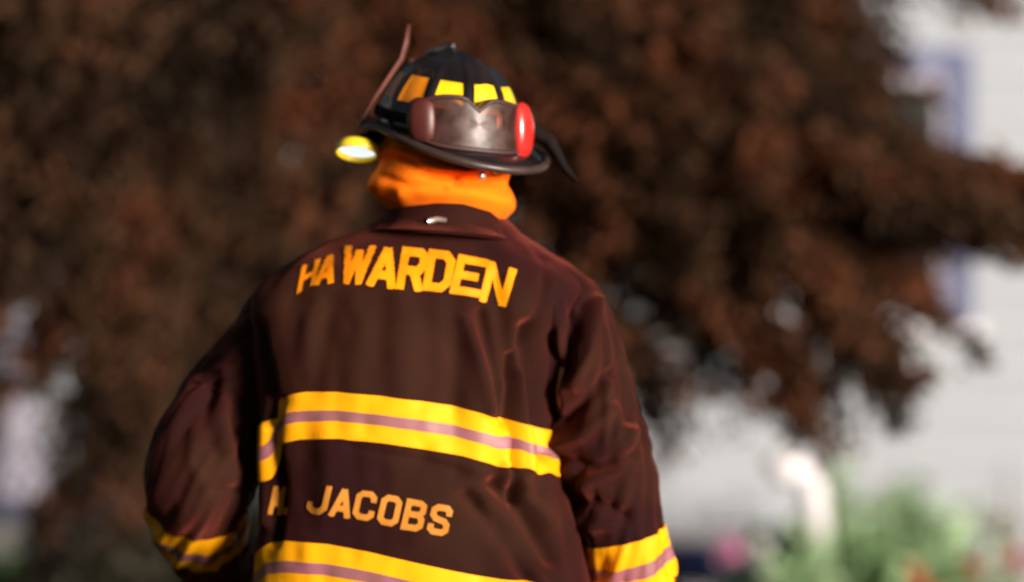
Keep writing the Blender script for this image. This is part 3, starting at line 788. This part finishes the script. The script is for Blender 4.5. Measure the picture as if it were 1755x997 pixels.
L_CTRL = [(-.280, .045, 1.392, .062), (-.338, .050, 1.352, .074), (-.388, .062, 1.285, .080), (-.444, .072, 1.210, .086), (-.474, .030, 1.150, .088), (-.488, .030, 1.104, .086), (-.496, .066, 1.066, .078), (-.496, .121, 1.028, .073), (-.484, .189, .988, .068), (-.468, .249, .954, .064)]
SL, LL, segL = make_sleeve(L_CTRL, 8.0, LC, LRG, .011)
sleeve_obj(SL, 0, LL, 200, 0, 'sleeve', M['coat'], coat)
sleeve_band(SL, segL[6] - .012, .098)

# ---- collar of the coat
def ring_surface(cx, hw, cy, hd, ztop, zbot, flare, nu=160, nv=24, e=2 / 2.2, noise=.004, seed=0.0):
    """Standing collar: ztop / zbot are functions of cos(phi)."""
    ph = np.linspace(0, 2 * math.pi, nu, endpoint=False); t = np.linspace(0, 1, nv)
    PHc, TT = np.meshgrid(ph, t)
    c, s = np.cos(PHc), np.sin(PHc)
    k = 1 + flare * (1 - TT) ** 1.6
    x = cx + hw * k * np.sign(c) * np.abs(c) ** e; y = cy + hd * k * np.sign(s) * np.abs(s) ** e
    z = zbot(c, s) * (1 - TT) + ztop(c, s) * TT
    p = np.stack([x, y, z], -1)
    d = noise * (vnoise(p * 30 + seed) - .5) * 2
    return p + np.stack([c * d, s * d, 0 * d], -1)
ccx, chw = (763 - 877.5) / 1100, 107 / 1100
fz_top = lambda c, s: np.interp(c, [-1, -.6, -.1, .25, .7, 1], [zx(362), zx(356), zx(350), zx(351), zx(364), zx(388)]) + np.clip(s, 0, 1) * -.02
fz_bot = lambda c, s: np.interp(c, [-1, -.5, 0, .5, 1], [zx(398), zx(398), zx(402), zx(408), zx(415)])
outer = ring_surface(ccx, chw, .025, .120, fz_top, fz_bot, .16)
inner = ring_surface(ccx, chw - .007, .025, .113, lambda c, s: fz_top(c, s) - .001, fz_bot, .12)
pts = np.concatenate([outer, inner[::-1]])
grid_obj('collar', pts, M['coat'], coat, wrap=True)
fold = ring_surface(ccx - .004, chw + .004, .025, .125, lambda c, s: fz_top(c, s) - .019 - .004 * c, lambda c, s: fz_bot(c, s) + .004, .18, seed=4.0)
grid_obj('collar_flap', fold, M['coat'], coat, wrap=True)
p = P(750, 378, -.085)
MB().tube([(p[0] - .013, -.108, p[2] - .001), (p[0], -.113, p[2] + .002), (p[0] + .013, -.108, p[2])], .0042, 8).build('hanger_loop', M['metal'], coat)

# ---- orange hood
hrows = [  # py of the back centre, left px, right px, half depth
    (372, 672, 858, .082), (362, 662, 868, .088), (350, 650, 879, .095), (338, 638, 880, .102), (325, 628, 875, .108), (312, 627, 868, .110), (300, 632, 872, .110), (290, 640, 874, .110),
    (275, 648, 868, .108), (258, 647, 850, .105), (243, 655, 838, .102), (225, 670, 830, .096), (200, 690, 815, .08)]
hz = np.array([zx(r[0]) for r in hrows])
h_l, h_r, h_d = [spline(hz, [((r[k] - 877.5) / 1100 if k < 3 else r[k]) for r in hrows]) for k in (1, 2, 3)]
HC = [([(690, 270), (740, 300), (800, 306), (860, 296)], 8, .008), ([(650, 300), (700, 318), (760, 322)], 8, .004), ([(700, 255), (760, 268), (800, 285)], 7, .005), ([(780, 315), (850, 312), (880, 302)], 7, .006)]
HR = [([(690, 335), (780, 330), (860, 342)], 13, .007), ([(640, 320), (655, 335), (690, 342)], 14, .005), ([(720, 285), (790, 292), (840, 296)], 7, .004), ([(655, 262), (675, 255), (692, 262)], 8, .006), ([(858, 305), (872, 296), (880, 290)], 8, .005)]
ph = np.linspace(0, 2 * math.pi, 200, endpoint=False)
PHh, Zh = np.meshgrid(ph, np.linspace(hz[0], hz[-1], 110))
l, r, d = h_l(Zh), h_r(Zh), h_d(Zh); c, s = np.cos(PHh), np.sin(PHh); e = 2 / 2.3
x = (l + r) / 2 + (r - l) / 2 * np.sign(c) * np.abs(c) ** e; y = .02 + d * np.sign(s) * np.abs(s) ** e
zt = Zh - .010 * c * np.clip((zx(300) - Zh) / .06, 0, 1)
p3 = np.stack([x, y, zt], -1)
disp = .008 * (vnoise(p3 * np.array([14, 14, 28.])) - .5) + .004 * (vnoise(p3 * 40 + 3) - .5)
px, py = pxs(x, zt, -.08); bk = np.clip(-s * 3, 0, 1)
for q, w, dep in HC: disp = disp - bk * dep * np.exp(-(polyline_dist(px, py, q) / w) ** 2)
for q, w, dep in HR: disp = disp + bk * dep * np.exp(-(polyline_dist(px, py, q) / w) ** 2)
hood_pts = p3 + np.stack([c * disp, s * disp, 0 * disp], -1)
# the opening for the face, on the far side
hv = list(hood_pts.reshape(-1, 3)); hf = []
for q in grid_faces(200, 110, True):
    m_ = np.mean([hv[i] for i in q], axis=0)
    if m_[1] > .07 and abs(m_[0] + .13) < .062 and m_[2] > 1.575: continue
    hf.append(q)
hood = obj('hood', hv, hf, M['hood'], person); hood['label'] = 'orange knitted hood bunched round the neck'

# ---- body, trousers and boots
def fused(name, chains, m, parent, voxel=.012, smooth=6):
    """One continuous surface grown round chains of (point, radius): rounded tubes fused by a voxel remesh."""
    mb = MB()
    for ch in chains:
        pts = [Vector(c[0]) for c in ch]; rad = [c[1] for c in ch]
        d0 = (pts[0] - pts[1]).normalized(); d1 = (pts[-1] - pts[-2]).normalized()
        head = [(pts[0] + d0 * rad[0] * f, rad[0] * g_) for f, g_ in ((.95, .3), (.75, .65), (.4, .92))]
        tail = [(pts[-1] + d1 * rad[-1] * f, rad[-1] * g_) for f, g_ in ((.4, .92), (.75, .65), (.95, .3))]
        mid = []
        for k in range(len(pts) - 1):
            for q in range(4):
                mid.append((pts[k].lerp(pts[k + 1], q / 4), rad[k] + (rad[k + 1] - rad[k]) * q / 4))
        mid.append((pts[-1], rad[-1]))
        al = head + mid + tail
        mb.tube([a_[0] for a_ in al], [a_[1] for a_ in al], 16)
    me = bpy.data.meshes.new(name); me.from_pydata(mb.v, [], mb.f); me.update()
    o = bpy.data.objects.new(name, me); COL.objects.link(o)
    r_ = o.modifiers.new('r', 'REMESH'); r_.mode = 'VOXEL'; r_.voxel_size = voxel; r_.use_smooth_shade = True
    sm_ = o.modifiers.new('s', 'SMOOTH'); sm_.iterations = smooth; sm_.factor = .5
    me2 = bpy.data.meshes.new_from_object(o.evaluated_get(bpy.context.evaluated_depsgraph_get()))
    bpy.data.objects.remove(o)
    me2.name = name; me2.materials.clear(); me2.materials.append(m)
    me2.polygons.foreach_set('use_smooth', [True] * len(me2.polygons))
    o = bpy.data.objects.new(name, me2); COL.objects.link(o)
    o.parent = parent; o.matrix_parent_inverse = world_of(parent).inverted()
    return o
CXB = -.15
fused('body', [
    [((CXB, .01, .90), .11), ((CXB, .01, 1.10), .105), ((CXB + .01, .02, 1.28), .105), ((CXB + .03, .03, 1.39), .075), ((-.112, .035, 1.47), .052), ((-.112, .035, 1.54), .052), ((-.114, .03, 1.58), .066), ((-.114, .025, 1.64), .075)],   # pelvis to skull
    [((-.118, .085, 1.575), .030), ((-.118, .090, 1.60), .026)],                                                   # jaw
    [((-.120, .095, 1.625), .010), ((-.122, .112, 1.607), .011)],                                                  # nose
    [((CXB + .02, .03, 1.36), .07), ((.02, .02, 1.35), .055), ((.118, .0, 1.217), .045), ((.172, .01, 1.01), .038), ((.21, .065, .86), .030)],
    [((CXB + .02, .03, 1.36), .07), ((-.30, .03, 1.35), .055), ((-.443, .07, 1.21), .045), ((-.486, .035, 1.105), .040), ((-.468, .23, .965), .030)],
    [((-.07, .01, .86), .09), ((-.04, .01, .48), .06), ((-.03, .0, .10), .045), ((-.03, .10, .05), .035)],
    [((-.23, .01, .86), .09), ((-.26, -.03, .48), .06), ((-.27, -.06, .10), .045), ((-.27, .04, .05), .035)]], M['skin'], person)
fused('trousers', [
    [((CXB, .01, .97), .135), ((CXB, .01, .88), .14)],
    [((-.055, .01, .88), .125), ((-.04, .01, .48), .105), ((-.03, .0, .15), .095)],
    [((-.245, .01, .88), .125), ((-.26, -.03, .48), .105), ((-.27, -.06, .15), .095)]], M['coat'], person, .012)
for bx, by in ((-.03, 0), (-.27, -.06)):
    fused('boot', [[((bx, by, .26), .075), ((bx, by, .12), .065), ((bx, by - .02, .058), .056), ((bx, by + .12, .052), .052), ((bx, by + .19, .046), .046)]], M['boot'], person, .008)

def glove(wrist, fwd, side, palm_n, curl, mirror=1):
    """Gloved hand: palm plus four fingers and a thumb; fwd along the hand, side towards the thumb."""
    w, f, s, n = [Vector(v) for v in (wrist, fwd, side, palm_n)]
    f.normalize(); s.normalize(); n.normalize()
    ch = []
    for off in (.024, 0, -.024):
        ch.append([(w, .026), (w + f * .05 + s * off, .021), (w + f * .088 + s * off, .016)])
    for off, L in ((.031, .078), (.010, .088), (-.011, .082), (-.032, .066)):
        p0 = w + f * .088 + s * off * .9
        d1 = (f * math.cos(curl) + n * math.sin(curl)); d2 = (f * math.cos(curl * 2.2) + n * math.sin(curl * 2.2)); d3 = (f * math.cos(curl * 3.1) + n * math.sin(curl * 3.1))
        p1 = p0 + s * off * .15 + d1 * L * .45; p2 = p1 + d2 * L * .33; p3_ = p2 + d3 * L * .22
        ch.append([(p0, .0112), (p1, .0105), (p2, .0100), (p3_, .0088)])
    ch.append([(w + f * .03 + s * .02, .018), (w + f * .045 + s * .040, .0145), (w + f * .072 + s * .058 + n * .012, .0125), (w + f * .098 + s * .060 + n * .028, .0105)])
    g_ = fused('glove', ch, M['glove'], person, .0035, 4)
    c = MB(); c.tube([tuple(w - f * .045), tuple(w - f * .01), tuple(w + f * .018)], [.050, .046, .040], 16)
    c.build('cuff', M['glove_r'], g_)
glove((-.463, .268, .941), (.28, .80, -.52), (.75, .1, .5), (.5, -.35, -.5), .45)
glove((.213, .075, .82), (.05, .35, -.93), (-.3, .9, .3), (-.9, -.2, 0), .30)

# ------------------------------------------------------------------ helmet
HO = P(767, 228, 0.0)
helmet = empty('fire_helmet', tuple(HO), (0, 0, 0))
YAW, PITCH, ROLL = math.radians(34), math.radians(10), math.radians(3)
HM = Matrix.Translation(Vector(HO) + Vector((0, .015, 0))) @ Matrix.Rotation(YAW, 4, 'Z') @ Matrix.Rotation(PITCH, 4, 'X') @ Matrix.Rotation(ROLL, 4, 'Y')
helmet.matrix_world = HM; helmet.location = HM.translation; helmet.rotation_euler = HM.to_euler()
tag(helmet, 'black ribbed fire helmet with yellow reflective patches and curled brim', 'helmet')
def loc(pts):
    """helmet-local -> world"""
    a = np.asarray(pts, float); R_ = np.array(HM.to_3x3()); t0 = np.array(HM.translation)
    return a @ R_.T + t0
NR = 10
ROFF = YAW + math.radians(-4)      # a patch faces the viewer a little to the left of centre
def dome(az, t, off=0.0):
    """az measured from the local -y direction (the back of the head), t 0 brim .. 1 crown."""
    el = t * math.pi / 2
    prof_r = np.cos(el) ** .78; prof_z = np.sin(el) ** 1.0
    a_, b_, h_ = .104, .113, .123
    ribang = np.abs(((az - RIB0) / (2 * math.pi / NR) + .5) % 1 - .5) * (2 * math.pi / NR)
    rib = .0065 * np.exp(-(ribang / .085) ** 2) * np.clip((1 - t) * 5, 0, 1) * np.clip(t * 8, .2, 1)
    rr = 1 + (rib + off) / .107
    comb = .008 * np.exp(-(np.sin(az) * prof_r * .104 / .012) ** 2) * np.clip(t * 2 - .6, 0, 1)
    return np.stack([a_ * prof_r * np.sin(az) * rr, -b_ * prof_r * np.cos(az) * rr, h_ * prof_z * (1 + off / .13) + comb], -1)
RIB0 = -YAW + math.radians(-5) + math.pi / NR
az = np.linspace(0, 2 * math.pi, 240, endpoint=False); tt = np.linspace(0, .999, 60)
AZ, TT = np.meshgrid(az, tt)
grid_obj('shell', loc(dome(AZ, TT).reshape(-1, 3)).reshape(60, 240, 3), M['shell'], helmet, wrap=True)
# reflective patches between the ribs
for k in range(NR):
    ac = RIB0 + (k + .5) * 2 * math.pi / NR
    un, vn = 14, 10
    pts = np.empty((vn, un, 3))
    for j in range(vn):
        t = .235 + .25 * j / (vn - 1)
        half = math.radians(13.4) * (1 - .14 * j / (vn - 1))
        pts[j] = dome(ac + np.linspace(-half, half, un), np.full(un, t), .0022)
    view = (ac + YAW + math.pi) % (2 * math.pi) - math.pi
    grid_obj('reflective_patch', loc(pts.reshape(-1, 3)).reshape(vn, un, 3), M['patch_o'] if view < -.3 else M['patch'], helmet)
# brim
def brim(az, t):
    rear = np.clip(np.cos(az), 0, 1) ** 1.6; front = np.clip(-np.cos(az), 0, 1) ** 1.5
    w = .027 + .046 * rear + .012 * front
    a_, b_ = .102, .111
    droop = (.006 + .030 * rear + .004 * front) * t ** 1.5
    return np.stack([(a_ + w * t) * np.sin(az), -(b_ + w * t) * np.cos(az), .006 - droop], -1)
AZb, Tb = np.meshgrid(az, np.linspace(0, 1, 14))
top = brim(AZb, Tb); bot = top.copy(); bot[..., 2] -= .004
grid_obj('brim', loc(np.concatenate([bot, top[::-1]]).reshape(-1, 3)).reshape(28, 240, 3), M['shell'], helmet, wrap=True)
edge = loc(brim(az, np.ones_like(az))); em = MB()
em.tube([tuple(p) for p in edge] + [tuple(edge[0])], .0068, 10, cap=False); em.build('brim_edge', M['brim'], helmet)
# front shield of leather standing up at the forehead, and its holder
fs = [];
for j, (t, w) in enumerate(((0, .030), (.3, .036), (.6, .032), (.85, .020), (1, .004))):
    fs.append([(u * w, .130 + .004 * t + .004 * t * t - (u * w) ** 2 * 3, .012 + .090 * t) for u in np.linspace(-1, 1, 9)])
fs = np.array(fs); fb = fs.copy(); fb[..., 1] -= .004
fsv = loc(np.concatenate([fs, fb[::-1]]).reshape(-1, 3)).reshape(10, 9, 3)
grid_obj('front_shield', fsv, M['leather'], helmet)
MB().tube([tuple(q) for q in loc([(0, .02, .135), (0, .075, .118), (0, .105, .094), (0, .128, .090)])], [.008, .008, .007, .004], 8).build('shield_holder', M['shell'], helmet)
# a long loose leather strap rising along the shield side, and one trailing off the rear brim
st = [P(616, 214, -.02), P(640, 172, -.03), P(668, 130, -.03), P(688, 100, -.03), P(696, 72, -.03), P(700, 42, -.03)]
sm = MB(); sm.tube([tuple(q) for q in st], [.0040, .0055, .0065, .0078, .0082, .006], 8, squash=.6); sm.build('loose_strap', M['leather'], helmet)
st = [P(628, 216, -.01), P(634, 190, -.02), P(650, 160, -.03)]
MB().tube([tuple(q) for q in st], [.0035, .004, .0045], 8, squash=.6).build('loose_strap', M['leather'], helmet)
st = [P(876, 244, -.01), P(900, 230, -.02), P(922, 230, -.02), P(941, 242, -.02), P(954, 264, -.02), P(966, 286, -.02), P(978, 299, -.02), P(988, 311, -.02)]
MB().tube([tuple(q) for q in st], [.012, .017, .019, .018, .015, .011, .009, .006], 10, squash=.6).build('chin_strap', M['strap'], helmet)
# buckle under the brim
for (bx, by, r_) in ((826, 301, .0065), (851, 292, .0055), (838, 286, .005)):
    q = P(bx, by, -.118)
    MB().lathe([(.0005, .006), (r_ * .7, .005), (r_, 0), (r_ * .8, -.004)], 12, Matrix.Translation(Vector(q)) @ Matrix.Rotation(math.radians(90), 4, 'X')).build('buckle', M['metal'], helmet)

# ------------------------------------------------------------------ goggles strapped round the back of the helmet
GC = P(766, 213, .005)
gog = empty('goggles', tuple(P(838, 213, -.13)))
tag(gog, 'smoked safety goggles with red side vents strapped to the fire helmet', 'goggles')
GA = math.radians(21)
def gpt(a, h, rad):
    """a angle from goggles' centre, h height"""
    tilt = -.012 * np.sin(a) - .006
    return np.stack([GC[0] + rad * np.sin(GA + a), GC[1] - rad * np.cos(GA + a), GC[2] + h + tilt + 0 * a], -1)
def outline(n, inset):
    """Rounded goggle outline in (angle, height) with a nose notch on the upper side."""
    o = []
    for k in range(n):
        t = 2 * math.pi * k / n
        cx_, sx_ = math.cos(t), math.sin(t)
        ex = 2 / 3.2
        a = (math.radians(42) - inset / .14) * math.copysign(abs(cx_) ** ex, cx_)
        h = (.043 - inset) * math.copysign(abs(sx_) ** ex, sx_)
        if sx_ > 0: h -= .019 * math.exp(-(a / math.radians(5.5)) ** 2)
        o.append((a, h))
    return np.array(o)
o1, o0 = outline(96, 0.0), outline(96, .0075)
def ringg(o, rad): return gpt(o[:, 0], o[:, 1], rad)
fr_ = np.stack([ringg(o1, .118), ringg(o1, .142), ringg(outline(96, .002), .1455), ringg(outline(96, .0055), .1455), ringg(o0, .143), ringg(o0, .126)])
grid_obj('frame', fr_, M['gframe'], gog, wrap=True)
lr = np.stack([ringg(o0 * f, .1445) for f in (.02, .25, .5, .75, 1.0)])
grid_obj('lens', lr[::-1], M['lens'], gog, wrap=True, caps=False)
for sgn in (1, -1):
    vs_ = []
    for j, (da, k) in enumerate(((-11, .2), (-9, .9), (-4, 1.08), (2, 1.04), (6, .85), (8, .25))):
        aa = sgn * math.radians(37.5 + da); k = k if sgn > 0 else k * .80
        ring = []
        for q in range(18):
            th = 2 * math.pi * q / 18
            ring.append(gpt(np.array(aa), .041 * k * math.sin(th), .1405 + .0125 * k * math.cos(th)))
        vs_.append(ring)
    vs_ = np.array(vs_)
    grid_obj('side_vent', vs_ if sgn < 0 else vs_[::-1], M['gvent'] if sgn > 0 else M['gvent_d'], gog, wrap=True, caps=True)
sa = np.linspace(math.radians(48), math.radians(360 - 48), 80)
spts = np.stack([gpt(sa, np.full(80, hh), .1285) * 1.0 for hh in (-.014, .014)])
# strap follows the oval shell
sl_ = []
for hh, dr in ((-.013, .0030), (.013, .0030), (.013, .0012), (-.013, .0012)):
    aw = GA + sa
    azl = aw - YAW
    sl_.append(loc(dome(azl, np.full(80, .10 + hh * 4.0 / 1.3), dr + .0055)))
grid_obj('strap', np.array(sl_ + [sl_[0]]), M['strap'], gog)

# ------------------------------------------------------------------ torch clipped to the helmet side
tc = P(612, 257, -.03)
nrm = Vector((-.12, -.36, -.92)).normalized()
TM = Matrix.Translation(Vector(tc)) @ nrm.to_track_quat('Z', 'Y').to_matrix().to_4x4()
torch = empty('torch', tuple(tc)); tag(torch, 'small lit torch with yellow rim clipped under the helmet brim', 'torch')
MB().lathe([(.016, -.014), (.030, -.010), (.0345, -.003), (.0345, .006), (.0325, .008), (.0300, .006), (.0295, -.002)], 32, TM).build('rim', M['torch_y'], torch)
MB().lathe([(.0002, .001), (.012, .0014), (.024, .0008), (.0296, -.0008)], 32, TM).build('lens', M['torch_l'], torch)
MB().tube([tuple(TM @ Vector((0, 0, -.010))), tuple(P(632, 240, -.005)), tuple(P(655, 228, .01)), tuple(P(690, 222, .02))], [.012, .014, .013, .012], 14).build('casing', M['torch_b'], torch)
